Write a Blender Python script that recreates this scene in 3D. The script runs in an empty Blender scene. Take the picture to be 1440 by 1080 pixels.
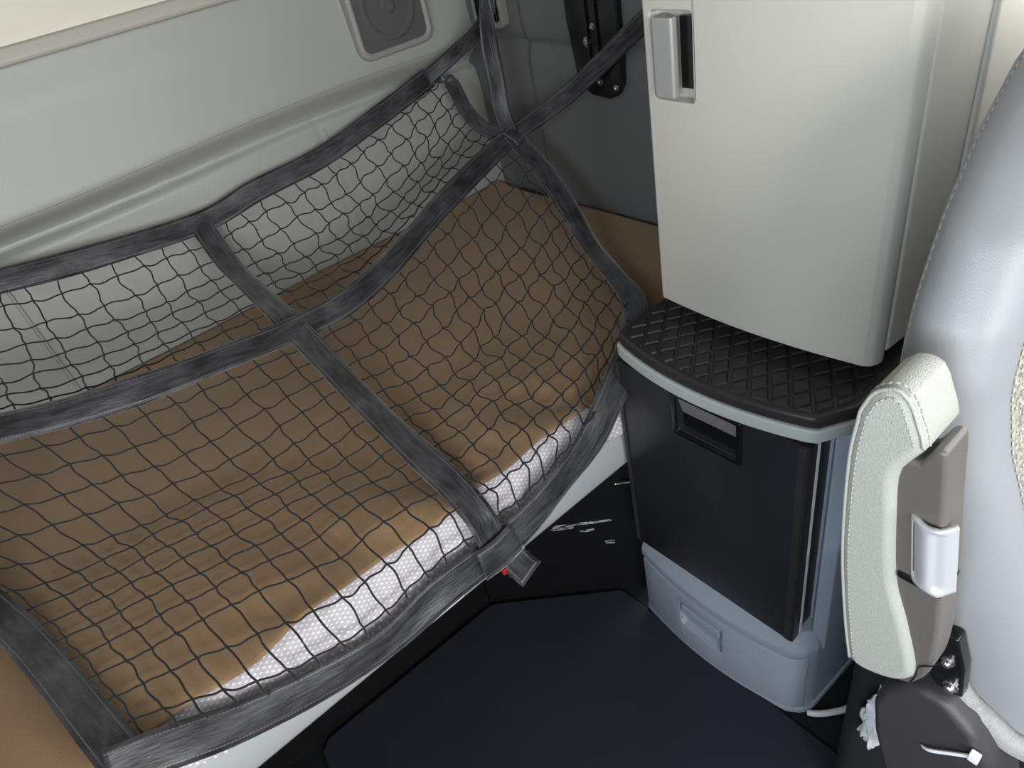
import bpy, bmesh, math, random
import numpy as np
from mathutils import Matrix, Vector
random.seed(7)
S = bpy.context.scene
COL = S.collection

# ---------------------------------------------------------------- camera
cam_d = bpy.data.cameras.new('camera'); cam = bpy.data.objects.new('camera', cam_d); COL.objects.link(cam)
cam_d.sensor_width = 36.0; cam_d.lens = 957.0 / 1440.0 * 36.0; cam_d.clip_start = 0.02
right = Vector((0.74679583, -0.63631718, -0.1933816))
down = Vector((-0.51119952, -0.36323105, -0.77893405))
fwd = Vector((0.42540691, 0.68056128, -0.59654447))
M = Matrix.Identity(4)
for i in range(3):
    M[i][0] = right[i]; M[i][1] = -down[i]; M[i][2] = -fwd[i]
M[0][3], M[1][3], M[2][3] = 0.0, 0.0, 1.4
cam.matrix_world = M
S.camera = cam

# ---------------------------------------------------------------- light
S.view_settings.view_transform = 'Standard'; S.view_settings.look = 'None'
S.view_settings.gamma = 1.0; S.view_settings.use_curve_mapping = False
S.view_settings.exposure = 0.12
W = bpy.data.worlds.new('daylight'); S.world = W; W.use_nodes = True
W.node_tree.nodes['Background'].inputs[0].default_value = (0.95, 0.975, 1.0, 1)
W.node_tree.nodes['Background'].inputs[1].default_value = 6.9

def area(name, loc, target, sx, sy, power, col):
    l = bpy.data.lights.new(name, 'AREA'); l.shape = 'RECTANGLE'; l.size = sx; l.size_y = sy
    l.energy = power; l.color = col
    o = bpy.data.objects.new(name, l); COL.objects.link(o)
    o.location = loc
    o.rotation_euler = (Vector(target) - Vector(loc)).to_track_quat('-Z', 'Y').to_euler()
    return o

area('windshield_daylight', (-0.70, -1.52, 1.52), (-0.70, 0.2, 1.30), 0.7, 0.80, 24.0, (1.0, 0.985, 0.95))
area('driver_window_daylight', (-1.17, -0.37, 1.50), (0.0, -0.37, 1.35), 0.85, 0.62, 13.0, (0.68, 0.85, 1.0))
for nm, loc, tgt, sx, sy in (('windshield_portal', (0, -1.56, 1.52), (0, 0.2, 1.52), 2.4, 0.88), ('driver_window_portal', (-1.2, -0.54, 1.5), (0, -0.54, 1.5), 1.32, 0.72), ('passenger_window_portal', (1.2, -0.52, 1.5), (0, -0.52, 1.5), 1.35, 0.72)):
    area(nm, loc, tgt, sx, sy, 1.0, (1, 1, 1)).data.cycles.is_portal = True

# ---------------------------------------------------------------- materials
def srgb(r, g, b):
    f = lambda c: (c / 255 / 12.92) if c / 255 <= 0.04045 else ((c / 255 + 0.055) / 1.055) ** 2.4
    return (f(r), f(g), f(b), 1.0)

class NT:
    def __init__(s, name):
        s.m = bpy.data.materials.new(name); s.m.use_nodes = True
        s.t = s.m.node_tree; s.n = s.t.nodes; s.l = s.t.links
        s.b = s.n['Principled BSDF']
    def node(s, typ, **kw):
        n = s.n.new(typ)
        for k, v in kw.items(): setattr(n, k, v)
        return n
    def link(s, a, b): s.l.new(a, b)

def mat(name, col, rough=0.5, var=0.06, vscale=6.0, bump=0.0, bscale=200.0, btype='noise', metal=0.0, spec=0.5, sheen=0.0, rvar=0.0, stretch=(1, 1, 1), dirt=None):
    N = NT(name)
    tc = N.node('ShaderNodeTexCoord')
    mp = N.node('ShaderNodeMapping'); mp.inputs['Scale'].default_value = stretch
    N.link(tc.outputs['Object'], mp.inputs['Vector'])
    no = N.node('ShaderNodeTexNoise'); no.inputs['Scale'].default_value = vscale; no.inputs['Detail'].default_value = 5
    N.link(mp.outputs[0], no.inputs['Vector'])
    mx = N.node('ShaderNodeMix', data_type='RGBA')
    c = Vector(col[:3])
    mx.inputs[6].default_value = (*(c * (1 - var)), 1); mx.inputs[7].default_value = (*(c * (1 + var)), 1)
    N.link(no.outputs[0], mx.inputs[0])
    out = mx.outputs[2]
    if dirt:
        n2 = N.node('ShaderNodeTexNoise'); n2.inputs['Scale'].default_value = dirt[1]; n2.inputs['Detail'].default_value = 8
        N.link(mp.outputs[0], n2.inputs['Vector'])
        rp = N.node('ShaderNodeMapRange'); rp.inputs[1].default_value = dirt[2]; rp.inputs[2].default_value = dirt[3]
        N.link(n2.outputs[0], rp.inputs[0])
        m2 = N.node('ShaderNodeMix', data_type='RGBA'); m2.inputs[7].default_value = dirt[0]
        N.link(out, m2.inputs[6]); N.link(rp.outputs[0], m2.inputs[0]); out = m2.outputs[2]
    N.link(out, N.b.inputs['Base Color'])
    N.b.inputs['Roughness'].default_value = rough; N.b.inputs['Metallic'].default_value = metal
    N.b.inputs['Specular IOR Level'].default_value = spec
    if sheen: N.b.inputs['Sheen Weight'].default_value = sheen; N.b.inputs['Sheen Roughness'].default_value = 0.4
    if rvar:
        r2 = N.node('ShaderNodeMapRange'); r2.inputs[3].default_value = rough - rvar; r2.inputs[4].default_value = rough + rvar
        N.link(no.outputs[0], r2.inputs[0]); N.link(r2.outputs[0], N.b.inputs['Roughness'])
    if bump:
        if btype == 'voronoi':
            t = N.node('ShaderNodeTexVoronoi', feature='DISTANCE_TO_EDGE'); t.inputs['Scale'].default_value = bscale
            o = t.outputs['Distance']
        else:
            t = N.node('ShaderNodeTexNoise'); t.inputs['Scale'].default_value = bscale; t.inputs['Detail'].default_value = 3
            o = t.outputs[0]
        N.link(mp.outputs[0], t.inputs['Vector'])
        bp = N.node('ShaderNodeBump'); bp.inputs['Strength'].default_value = bump; bp.inputs['Distance'].default_value = 0.002
        N.link(o, bp.inputs['Height']); N.link(bp.outputs[0], N.b.inputs['Normal'])
    return N.m

MT = {}
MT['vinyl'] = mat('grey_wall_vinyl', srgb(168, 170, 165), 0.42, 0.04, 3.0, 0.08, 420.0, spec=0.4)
MT['vinyl_shaded'] = mat('grey_wall_vinyl_shaded', srgb(108, 109, 110), 0.55, 0.05, 3.0, 0.08, 420.0, spec=0.3)  # end wall: grey wall vinyl with the corner's shade darkened into its colour
MT['cream'] = mat('cream_panel', srgb(222, 217, 203), 0.6, 0.02, 3.0, 0.06, 500.0)
MT['trim'] = mat('beige_trim', srgb(178, 174, 164), 0.5, 0.03)
MT['closet'] = mat('warm_grey_plastic', srgb(196, 193, 184), 0.40, 0.02, 2.0, 0.05, 700.0, spec=0.4)
MT['closet_gap'] = mat('dark_gap_plastic', srgb(30, 30, 30), 0.7)
MT['cabinet'] = mat('blue_grey_plastic', srgb(146, 155, 169), 0.5, 0.03, 4.0, 0.06, 700.0, spec=0.35)
MT['rim'] = mat('grey_rim_plastic', srgb(178, 184, 182), 0.5, 0.03)
MT['tray'] = mat('black_rubber_tray', srgb(48, 45, 46), 0.45, 0.12, 14.0, 0.1, 500.0, spec=0.4)
MT['fridge'] = mat('black_fridge_panel', srgb(42, 42, 47), 0.34, 0.10, 9.0, 0.12, 900.0, spec=0.35, rvar=0.05)
MT['fridge_edge'] = mat('black_fridge_edge', srgb(50, 48, 50), 0.45, 0.06)
MT['glossblack'] = mat('gloss_black', srgb(22, 22, 24), 0.18, 0.1, spec=0.6)
MT['white_gasket'] = mat('white_gasket', srgb(235, 236, 238), 0.5, 0.02)
MT['handle'] = mat('satin_silver_plastic', srgb(168, 167, 165), 0.33, 0.03, metal=0.25)
MT['floor'] = mat('black_floor', srgb(24, 25, 28), 0.55, 0.25, 12.0, 0.15, 300.0, spec=0.3)
MT['matting'] = mat('dark_rubber_mat', srgb(37, 41, 49), 0.62, 0.22, 5.0, 0.25, 600.0, spec=0.25)
MT['riser'] = mat('black_riser', srgb(20, 20, 22), 0.5, 0.2, 9.0, 0.1, 300.0, spec=0.3)
MT['rail'] = mat('pale_grey_rail', srgb(184, 188, 192), 0.38, 0.03, spec=0.45)
MT['grille'] = mat('speaker_grille', srgb(92, 90, 92), 0.6, 0.06, 30.0, 0.5, 1500.0, 'voronoi')
MT['spk_frame'] = mat('speaker_frame_plastic', srgb(150, 148, 146), 0.5, 0.03)
MT['vent'] = mat('vent_black', srgb(20, 20, 20), 0.5)
MT['seat'] = mat('grey_seat_leather', srgb(138, 140, 143), 0.38, 0.03, 5.0, 0.10, 520.0, 'voronoi', spec=0.45)
MT['pad'] = mat('pale_armrest_leather', srgb(168, 170, 163), 0.42, 0.03, 8.0, 0.45, 620.0, 'voronoi', spec=0.4)
MT['armbody'] = mat('dark_taupe_plastic', srgb(94, 90, 87), 0.42, 0.05, 40.0, 0.06, 900.0)
MT['flap'] = mat('grey_flap_plastic', srgb(132, 128, 128), 0.3, 0.04)
MT['cover'] = mat('charcoal_hinge_cover', srgb(58, 56, 59), 0.48, 0.06, 30.0, 0.1, 900.0)
MT['knob'] = mat('pearl_silver_knob', srgb(176, 178, 181), 0.30, 0.03, metal=0.15)
MT['chrome'] = mat('zinc_steel', srgb(190, 190, 195), 0.22, 0.08, 60.0, metal=0.9)
MT['felt'] = mat('grey_felt', srgb(158, 158, 158), 0.95, 0.25, 160.0, 1.0, 700.0, sheen=0.3)
MT['fluff'] = mat('white_stuffing', srgb(225, 228, 235), 0.95, 0.12, 60.0, 1.0, 300.0, sheen=0.4)
MT['whiteplastic'] = mat('white_plastic', srgb(228, 230, 235), 0.4, 0.02)
MT['skirt'] = mat('black_mesh_skirt', srgb(26, 27, 29), 0.8, 0.15, 200.0, 0.5, 500.0, 'voronoi')
MT['thread'] = mat('grey_thread', srgb(150, 148, 145), 0.8)
MT['thread_pale'] = mat('pale_thread', srgb(172, 170, 160), 0.7)
MT['cord'] = mat('black_net_cord', srgb(27, 27, 29), 0.75, 0.3, 300.0, 0.4, 900.0, sheen=0.25)
MT['red'] = mat('red_plastic', srgb(190, 35, 35), 0.4)
MT['ceiling'] = mat('dark_headliner', srgb(112, 108, 102), 0.9)
MT['dash'] = mat('grey_dash', srgb(70, 70, 70), 0.7)

def scuffed():
    N = NT('black_panel_scuffed')
    N.b.inputs['Roughness'].default_value = 0.5; N.b.inputs['Specular IOR Level'].default_value = 0.3
    tc = N.node('ShaderNodeTexCoord')
    mp = N.node('ShaderNodeMapping'); mp.inputs['Scale'].default_value = (38, 38, 420)
    N.link(tc.outputs['Object'], mp.inputs[0])
    n = N.node('ShaderNodeTexNoise'); n.inputs['Scale'].default_value = 1.0; n.inputs['Detail'].default_value = 6; n.inputs['Roughness'].default_value = 0.7
    N.link(mp.outputs[0], n.inputs[0])
    r = N.node('ShaderNodeMapRange'); r.inputs[1].default_value = 0.50; r.inputs[2].default_value = 0.56
    N.link(n.outputs[0], r.inputs[0])
    sx = N.node('ShaderNodeSeparateXYZ'); N.link(tc.outputs['Object'], sx.inputs[0])
    tot = None
    for z0, dz, x0, dx in ((0.236, 0.0045, 0.595, 0.05), (0.2115, 0.0035, 0.602, 0.012), (0.163, 0.006, 0.637, 0.008), (0.228, 0.003, 0.56, 0.02)):   # worn streaks
        b = N.node('ShaderNodeMath', operation='COMPARE'); b.inputs[1].default_value = z0; b.inputs[2].default_value = dz
        N.link(sx.outputs[2], b.inputs[0])
        c = N.node('ShaderNodeMath', operation='COMPARE'); c.inputs[1].default_value = x0; c.inputs[2].default_value = dx
        N.link(sx.outputs[0], c.inputs[0])
        m = N.node('ShaderNodeMath', operation='MULTIPLY'); N.link(b.outputs[0], m.inputs[0]); N.link(c.outputs[0], m.inputs[1])
        if tot is None: tot = m.outputs[0]
        else:
            a = N.node('ShaderNodeMath', operation='MAXIMUM'); N.link(tot, a.inputs[0]); N.link(m.outputs[0], a.inputs[1]); tot = a.outputs[0]
    m2 = N.node('ShaderNodeMath', operation='MULTIPLY'); N.link(tot, m2.inputs[0]); N.link(r.outputs[0], m2.inputs[1])
    mx = N.node('ShaderNodeMix', data_type='RGBA'); mx.inputs[6].default_value = srgb(18, 18, 20); mx.inputs[7].default_value = srgb(215, 215, 220)
    N.link(m2.outputs[0], mx.inputs[0]); N.link(mx.outputs[2], N.b.inputs['Base Color'])
    return N.m
MT['scuffed'] = scuffed()

def blanket_mat():
    N = NT('brown_woven_blanket')
    tc = N.node('ShaderNodeTexCoord')
    mp = N.node('ShaderNodeMapping'); mp.inputs['Scale'].default_value = (420, 1100, 420)
    N.link(tc.outputs['Object'], mp.inputs[0])
    n = N.node('ShaderNodeTexNoise'); n.inputs['Scale'].default_value = 1.0; n.inputs['Detail'].default_value = 3; N.link(mp.outputs[0], n.inputs[0])
    n2 = N.node('ShaderNodeTexNoise'); n2.inputs['Scale'].default_value = 4.0; n2.inputs['Detail'].default_value = 4; N.link(tc.outputs['Object'], n2.inputs[0])
    a = N.node('ShaderNodeMix', data_type='RGBA'); a.inputs[6].default_value = srgb(136, 108, 78); a.inputs[7].default_value = srgb(192, 158, 122)
    N.link(n.outputs[0], a.inputs[0])
    b = N.node('ShaderNodeMix', data_type='RGBA', blend_type='MULTIPLY'); b.inputs[0].default_value = 0.35
    N.link(a.outputs[2], b.inputs[6]); N.link(n2.outputs[0], b.inputs[7])
    N.link(b.outputs[2], N.b.inputs['Base Color'])
    N.b.inputs['Roughness'].default_value = 0.9; N.b.inputs['Specular IOR Level'].default_value = 0.15
    N.b.inputs['Sheen Weight'].default_value = 0.25
    bp = N.node('ShaderNodeBump'); bp.inputs['Strength'].default_value = 0.35; bp.inputs['Distance'].default_value = 0.0015
    N.link(n.outputs[0], bp.inputs['Height']); N.link(bp.outputs[0], N.b.inputs['Normal'])
    return N.m
MT['blanket'] = blanket_mat()

def dots_mat():
    N = NT('polka_dot_sheet')
    uv = N.node('ShaderNodeUVMap')
    mp = N.node('ShaderNodeMapping'); mp.inputs['Scale'].default_value = (105, 105, 105); mp.inputs['Rotation'].default_value = (0, 0, math.radians(45))
    N.link(uv.outputs[0], mp.inputs[0])
    fr = N.node('ShaderNodeVectorMath', operation='FRACTION'); N.link(mp.outputs[0], fr.inputs[0])
    sb = N.node('ShaderNodeVectorMath', operation='SUBTRACT'); sb.inputs[1].default_value = (0.5, 0.5, 0.0); N.link(fr.outputs[0], sb.inputs[0])
    ln = N.node('ShaderNodeVectorMath', operation='LENGTH'); N.link(sb.outputs[0], ln.inputs[0])
    r = N.node('ShaderNodeMapRange'); r.inputs[1].default_value = 0.25; r.inputs[2].default_value = 0.19; N.link(ln.outputs['Value'], r.inputs[0])
    mx = N.node('ShaderNodeMix', data_type='RGBA'); mx.inputs[6].default_value = srgb(204, 198, 206); mx.inputs[7].default_value = srgb(252, 252, 254)
    N.link(r.outputs[0], mx.inputs[0]); N.link(mx.outputs[2], N.b.inputs['Base Color'])
    N.b.inputs['Roughness'].default_value = 0.85; N.b.inputs['Specular IOR Level'].default_value = 0.2
    return N.m
MT['dots'] = dots_mat()

def strap_mat():
    N = NT('black_webbing')
    uv = N.node('ShaderNodeUVMap'); sp = N.node('ShaderNodeSeparateXYZ'); N.link(uv.outputs[0], sp.inputs[0])
    mp = N.node('ShaderNodeMapping'); mp.inputs['Scale'].default_value = (16, 4, 1); N.link(uv.outputs[0], mp.inputs[0])
    n = N.node('ShaderNodeTexNoise'); n.inputs['Scale'].default_value = 1.6; n.inputs['Detail'].default_value = 5; N.link(mp.outputs[0], n.inputs[0])
    tc = N.node('ShaderNodeTexCoord')
    n3 = N.node('ShaderNodeTexNoise'); n3.inputs['Scale'].default_value = 14; n3.inputs['Detail'].default_value = 4; N.link(tc.outputs['Object'], n3.inputs[0])
    ad = N.node('ShaderNodeMath', operation='MULTIPLY'); N.link(n.outputs[0], ad.inputs[0]); N.link(n3.outputs[0], ad.inputs[1])
    r = N.node('ShaderNodeMapRange'); r.inputs[1].default_value = 0.16; r.inputs[2].default_value = 0.50; N.link(ad.outputs[0], r.inputs[0])
    a = N.node('ShaderNodeMix', data_type='RGBA'); a.inputs[6].default_value = srgb(34, 34, 37); a.inputs[7].default_value = srgb(88, 88, 94)
    N.link(r.outputs[0], a.inputs[0])
    # two rows of dashed stitching near the selvedges
    v1 = N.node('ShaderNodeMath', operation='COMPARE'); v1.inputs[1].default_value = 0.13; v1.inputs[2].default_value = 0.014; N.link(sp.outputs[1], v1.inputs[0])
    v2 = N.node('ShaderNodeMath', operation='COMPARE'); v2.inputs[1].default_value = 0.87; v2.inputs[2].default_value = 0.014; N.link(sp.outputs[1], v2.inputs[0])
    vs = N.node('ShaderNodeMath', operation='MAXIMUM'); N.link(v1.outputs[0], vs.inputs[0]); N.link(v2.outputs[0], vs.inputs[1])
    ds = N.node('ShaderNodeMath', operation='MULTIPLY'); ds.inputs[1].default_value = 220; N.link(sp.outputs[0], ds.inputs[0])
    df = N.node('ShaderNodeMath', operation='FRACT'); N.link(ds.outputs[0], df.inputs[0])
    dl = N.node('ShaderNodeMath', operation='LESS_THAN'); dl.inputs[1].default_value = 0.7; N.link(df.outputs[0], dl.inputs[0])
    st = N.node('ShaderNodeMath', operation='MULTIPLY'); N.link(vs.outputs[0], st.inputs[0]); N.link(dl.outputs[0], st.inputs[1])
    b = N.node('ShaderNodeMix', data_type='RGBA'); b.inputs[7].default_value = srgb(105, 105, 108)
    N.link(a.outputs[2], b.inputs[6]); N.link(st.outputs[0], b.inputs[0])
    N.link(b.outputs[2], N.b.inputs['Base Color'])
    N.b.inputs['Roughness'].default_value = 0.45; N.b.inputs['Specular IOR Level'].default_value = 0.5
    N.b.inputs['Sheen Weight'].default_value = 0.7; N.b.inputs['Sheen Roughness'].default_value = 0.35
    wv = N.node('ShaderNodeTexNoise'); wv.inputs['Scale'].default_value = 1.0
    m3 = N.node('ShaderNodeMapping'); m3.inputs['Scale'].default_value = (60, 14, 1); N.link(uv.outputs[0], m3.inputs[0]); N.link(m3.outputs[0], wv.inputs[0])
    bp = N.node('ShaderNodeBump'); bp.inputs['Strength'].default_value = 0.3; bp.inputs['Distance'].default_value = 0.003
    N.link(wv.outputs[0], bp.inputs['Height']); N.link(bp.outputs[0], N.b.inputs['Normal'])
    return N.m
MT['strap'] = strap_mat()

def fabric_mat():
    N = NT('flecked_seat_fabric')
    tc = N.node('ShaderNodeTexCoord')
    v = N.node('ShaderNodeTexVoronoi'); v.inputs['Scale'].default_value = 420; N.link(tc.outputs['Object'], v.inputs['Vector'])
    r = N.node('ShaderNodeValToRGB'); r.color_ramp.elements[0].color = srgb(104, 99, 90); r.color_ramp.elements[1].color = srgb(176, 172, 160)
    sp = N.node('ShaderNodeSeparateColor'); N.link(v.outputs['Color'], sp.inputs[0]); N.link(sp.outputs[0], r.inputs[0])
    N.link(r.outputs[0], N.b.inputs['Base Color']); N.b.inputs['Roughness'].default_value = 0.95
    bp = N.node('ShaderNodeBump'); bp.inputs['Strength'].default_value = 0.6; bp.inputs['Distance'].default_value = 0.002
    N.link(v.outputs['Distance'], bp.inputs['Height']); N.link(bp.outputs[0], N.b.inputs['Normal'])
    return N.m
MT['fabric'] = fabric_mat()

# ---------------------------------------------------------------- builders
def put(name, me, m, parent=None, smooth=False):
    me.materials.clear(); me.materials.append(MT[m] if isinstance(m, str) else m)
    if smooth:
        for p in me.polygons: p.use_smooth = True
    o = bpy.data.objects.new(name, me); COL.objects.link(o)
    if parent is not None:
        o.parent = parent
        off = parent.matrix_basis if parent.parent is None else Matrix.Identity(4)
        o.matrix_parent_inverse = off.inverted()
    return o

def thing(name, label, cat, loc, group=None):
    e = bpy.data.objects.new(name, None); COL.objects.link(e)
    e.location = loc; e.empty_display_size = 0.05
    e['label'] = label; e['category'] = cat
    if group: e['group'] = group
    return e
def tag(o, label, cat, group=None):
    o['label'] = label; o['category'] = cat
    if group: o['group'] = group
    return o
def structure(o): o['kind'] = 'structure'; return o

def from_py(name, verts, faces, m, parent=None, smooth=False, uv=None):
    me = bpy.data.meshes.new(name); me.from_pydata([tuple(map(float, v)) for v in verts], [], faces)
    if uv is not None:
        L = me.uv_layers.new(name='UVMap')
        for lp in me.loops: L.data[lp.index].uv = uv[lp.vertex_index]
    bm = bmesh.new(); bm.from_mesh(me); bmesh.ops.recalc_face_normals(bm, faces=bm.faces); bm.to_mesh(me); bm.free()
    return put(name, me, m, parent, smooth)

def soft(o, width, seg=3, angle=35):
    b = o.modifiers.new('bevel', 'BEVEL'); b.width = width; b.segments = seg; b.limit_method = 'ANGLE'; b.angle_limit = math.radians(angle)
    b.harden_normals = False
    for p in o.data.polygons: p.use_smooth = True
    w = o.modifiers.new('wn', 'WEIGHTED_NORMAL'); w.keep_sharp = False
    return o

def box(name, a, b, m, parent=None, bevel=0.0, seg=3):
    (x0, y0, z0), (x1, y1, z1) = a, b
    v = [(x, y, z) for x in (x0, x1) for y in (y0, y1) for z in (z0, z1)]
    f = [(0, 1, 3, 2), (4, 6, 7, 5), (0, 4, 5, 1), (2, 3, 7, 6), (0, 2, 6, 4), (1, 5, 7, 3)]
    o = from_py(name, v, f, m, parent)
    if bevel: soft(o, bevel, seg)
    return o

def prism(name, pts, axis, a, b, m, parent=None, bevel=0.0, seg=3, angle=35):
    """pts: outline in the two other axes (in xyz order), extruded along axis from a to b"""
    n = len(pts)
    def mk(p, t):
        q = list(p); q.insert(axis, t); return tuple(q)
    v = [mk(p, a) for p in pts] + [mk(p, b) for p in pts]
    f = [tuple(range(n)), tuple(range(2 * n - 1, n - 1, -1))] + [(i, (i + 1) % n, n + (i + 1) % n, n + i) for i in range(n)]
    o = from_py(name, v, f, m, parent)
    if bevel: soft(o, bevel, seg, angle)
    return o

def cut(o, cutter):
    """carve cutter out of o and bake all of o's modifiers"""
    md = o.modifiers.new('cut', 'BOOLEAN'); md.object = cutter; md.operation = 'DIFFERENCE'; md.solver = 'EXACT'
    # carve first, then bevel
    while o.modifiers[0].name != 'cut':
        i = list(o.modifiers).index(md); o.modifiers.move(i, 0); md = o.modifiers['cut']
    bpy.context.view_layer.update()
    dg = bpy.context.evaluated_depsgraph_get()
    me = bpy.data.meshes.new_from_object(o.evaluated_get(dg))
    o.modifiers.clear(); old = o.data; o.data = me
    me.set_sharp_from_angle(angle=math.radians(32))
    if 'custom_normal' in me.attributes: me.attributes.remove(me.attributes['custom_normal'])
    cm = cutter.data; bpy.data.objects.remove(cutter); bpy.data.meshes.remove(cm)
    return o

def crom(P, n):
    """Catmull-Rom through P, resampled evenly by arc length to n points"""
    P = np.array(P, float)
    Q = np.vstack([2 * P[0] - P[1], P, 2 * P[-1] - P[-2]])
    out = []
    for i in range(1, len(Q) - 2):
        t = np.linspace(0, 1, 24, endpoint=False)[:, None]
        p0, p1, p2, p3 = Q[i - 1], Q[i], Q[i + 1], Q[i + 2]
        out.append(0.5 * ((2 * p1) + (-p0 + p2) * t + (2 * p0 - 5 * p1 + 4 * p2 - p3) * t ** 2 + (-p0 + 3 * p1 - 3 * p2 + p3) * t ** 3))
    out.append(P[-1:]); C = np.vstack(out)
    d = np.r_[0, np.cumsum(np.linalg.norm(np.diff(C, axis=0), axis=1))]
    s = np.linspace(0, d[-1], n)
    return np.stack([np.interp(s, d, C[:, k]) for k in range(C.shape[1])], 1)

def tube_geo(V, F, path, r, sides=5, cap=True):
    path = np.asarray(path); n = len(path)
    T = np.gradient(path, axis=0); T /= np.linalg.norm(T, axis=1)[:, None] + 1e-12
    ref = np.array([0.31, 0.23, 0.92])
    b0 = len(V)
    for i in range(n):
        a = np.cross(T[i], ref); a /= np.linalg.norm(a) + 1e-9; b = np.cross(T[i], a)
        for k in range(sides):
            th = 2 * math.pi * k / sides
            V.append(path[i] + r * (math.cos(th) * a + math.sin(th) * b))
    for i in range(n - 1):
        for k in range(sides):
            F.append((b0 + i * sides + k, b0 + i * sides + (k + 1) % sides, b0 + (i + 1) * sides + (k + 1) % sides, b0 + (i + 1) * sides + k))
    if cap:
        F.append(tuple(b0 + k for k in range(sides))); F.append(tuple(b0 + (n - 1) * sides + k for k in reversed(range(sides))))

def tube(name, path, r, m, parent=None, sides=8):
    V, F = [], []; tube_geo(V, F, path, r, sides)
    return from_py(name, V, F, m, parent, True)

def stitches(name, path, m, parent, step=0.006, dash=0.0042, r=0.0007):
    """dashed thread along a path, one mesh"""
    path = np.asarray(path); L = np.r_[0, np.cumsum(np.linalg.norm(np.diff(path, axis=0), axis=1))]
    V, F = [], []; s = 0
    while s + dash < L[-1]:
        q = [[np.interp(t, L, path[:, k]) for k in range(3)] for t in (s, s + dash)]
        tube_geo(V, F, np.array(q), r, 4); s += step
    return from_py(name, V, F, m, parent, True)

def sheet_grid(name, nu, nv, fn, m, parent=None, thick=0.0, uvf=None, off=-1):
    V, UV = [], []
    for i in range(nu + 1):
        for j in range(nv + 1):
            V.append(fn(i / nu, j / nv)); UV.append(uvf(i / nu, j / nv) if uvf else (i / nu, j / nv))
    F = [(i * (nv + 1) + j, (i + 1) * (nv + 1) + j, (i + 1) * (nv + 1) + j + 1, i * (nv + 1) + j + 1) for i in range(nu) for j in range(nv)]
    me = bpy.data.meshes.new(name); me.from_pydata([tuple(map(float, v)) for v in V], [], F)
    Lr = me.uv_layers.new(name='UVMap')
    for lp in me.loops: Lr.data[lp.index].uv = UV[lp.vertex_index]
    o = put(name, me, m, parent, True)
    if thick:
        s = o.modifiers.new('solid', 'SOLIDIFY'); s.thickness = thick; s.offset = off
    return o

def bump01(x, c, w): return math.exp(-((x - c) / w) ** 2)
def sstep(a, b, x):
    t = min(1, max(0, (x - a) / (b - a))); return t * t * (3 - 2 * t)

# ================================================================ the cab shell
structure(box('floor', (-1.25, -1.7, -0.06), (1.25, 1.84, 0.0), 'floor'))
structure(box('ceiling', (-1.25, -1.7, 2.15), (1.25, 1.84, 2.2), 'ceiling'))

def rear_fn(u, v):
    x = -1.25 + 2.5 * u; z = 0.40 + 0.90 * v
    zc = 0.985 + 0.018 * math.sin(2.1 * x + 0.4) - 0.014 * bump01(x, 0.15, 0.35)      # the tuck
    up = z - zc
    dp = 0.35 + 0.65 * bump01(x, -0.05, 0.45)                                        # deepest at the left
    if up > 0:
        y = 1.682 + 0.058 * dp * (1 - sstep(-0.02, 0.062, up)) - 0.030 * sstep(0.0, 0.07, up) * (0.30 + 0.70 * math.exp(-max(0, up - 0.05) / 0.14)) + 0.012 * sstep(1.2, 1.30, z)
    else:
        y = 1.684 + 0.050 * dp * math.exp(-(up / 0.008) ** 2) - 0.010 * (1 - math.exp(up / 0.10))
    # loose vinyl, a few slow waves
    y += 0.004 * math.sin(5.2 * x + 2.0 * z) * sstep(0.66, 0.8, z) + 0.005 * math.sin(9 * x + 14 * z) * bump01(z, 0.93, 0.06)
    for xs in (-0.09, 0.685):
        if up < 0: y += 0.005 * math.exp(-((x - xs) / 0.006) ** 2)
    return (x, y, z)
wr = structure(sheet_grid('wall_rear', 260, 180, rear_fn, 'vinyl', thick=0.03, off=-1))
for xs in (-0.09, 0.685):
    p = [(xs + 0.008, rear_fn((xs + 0.008 + 1.25) / 2.5, (z - 0.4) / 0.9)[1] - 0.0045, z) for z in np.linspace(0.60, 0.975, 40)]
    tube('seam_piping', p, 0.0035, 'vinyl', wr, 6)
def tuck_z(x): return 0.985 + 0.018 * math.sin(2.1 * x + 0.4) - 0.014 * bump01(x, 0.15, 0.35)
stitches('seam_stitching', [(x, rear_fn((x + 1.25) / 2.5, (tuck_z(x) + 0.058 - 0.4) / 0.9)[1] - 0.0004, tuck_z(x) + 0.058) for x in np.linspace(-0.4, 1.10, 160)], 'spk_frame', wr, 0.008, 0.005, 0.0007)
structure(prism('trim_1', [(1.652, 1.288), (1.649, 1.296), (1.655, 1.316), (1.70, 1.322), (1.72, 1.30), (1.70, 1.285)], 0, -1.25, 1.22, 'trim', bevel=0.003))
structure(box('wall_rear_upper', (-1.25, 1.672, 1.312), (1.25, 1.72, 2.15), 'cream'))
structure(box('wall_rear_backing', (-1.25, 1.80, 0.0), (1.25, 1.84, 2.15), 'dash'))

def end_fn(u, v):
    y = 0.30 + 1.42 * u; z = 0.40 + 0.9 * v
    zc = 1.035 + 0.006 * math.sin(9 * y)
    up = z - zc
    x = 1.220
    if up > 0: x -= 0.018 * (1 - math.exp(-up / 0.014))
    else: x -= 0.022 * (1 - math.exp(up / 0.03)) * (0.35 + 0.65 * math.exp(up / 0.16))
    x -= 0.012 * sstep(1.47, 1.455, y)                      # the panel beside the corner stands proud
    x -= 0.02 * sstep(1.60, 1.72, y)                        # rounded into the corner
    x += 0.004 * math.sin(11 * y + 5 * z)
    return (x, y, z)
we = structure(sheet_grid('wall_right', 150, 120, end_fn, 'vinyl_shaded', thick=0.03, off=1))
structure(box('wall_right_upper', (1.196, 0.30, 1.29), (1.25, 1.70, 2.15), 'vinyl_shaded'))
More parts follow.
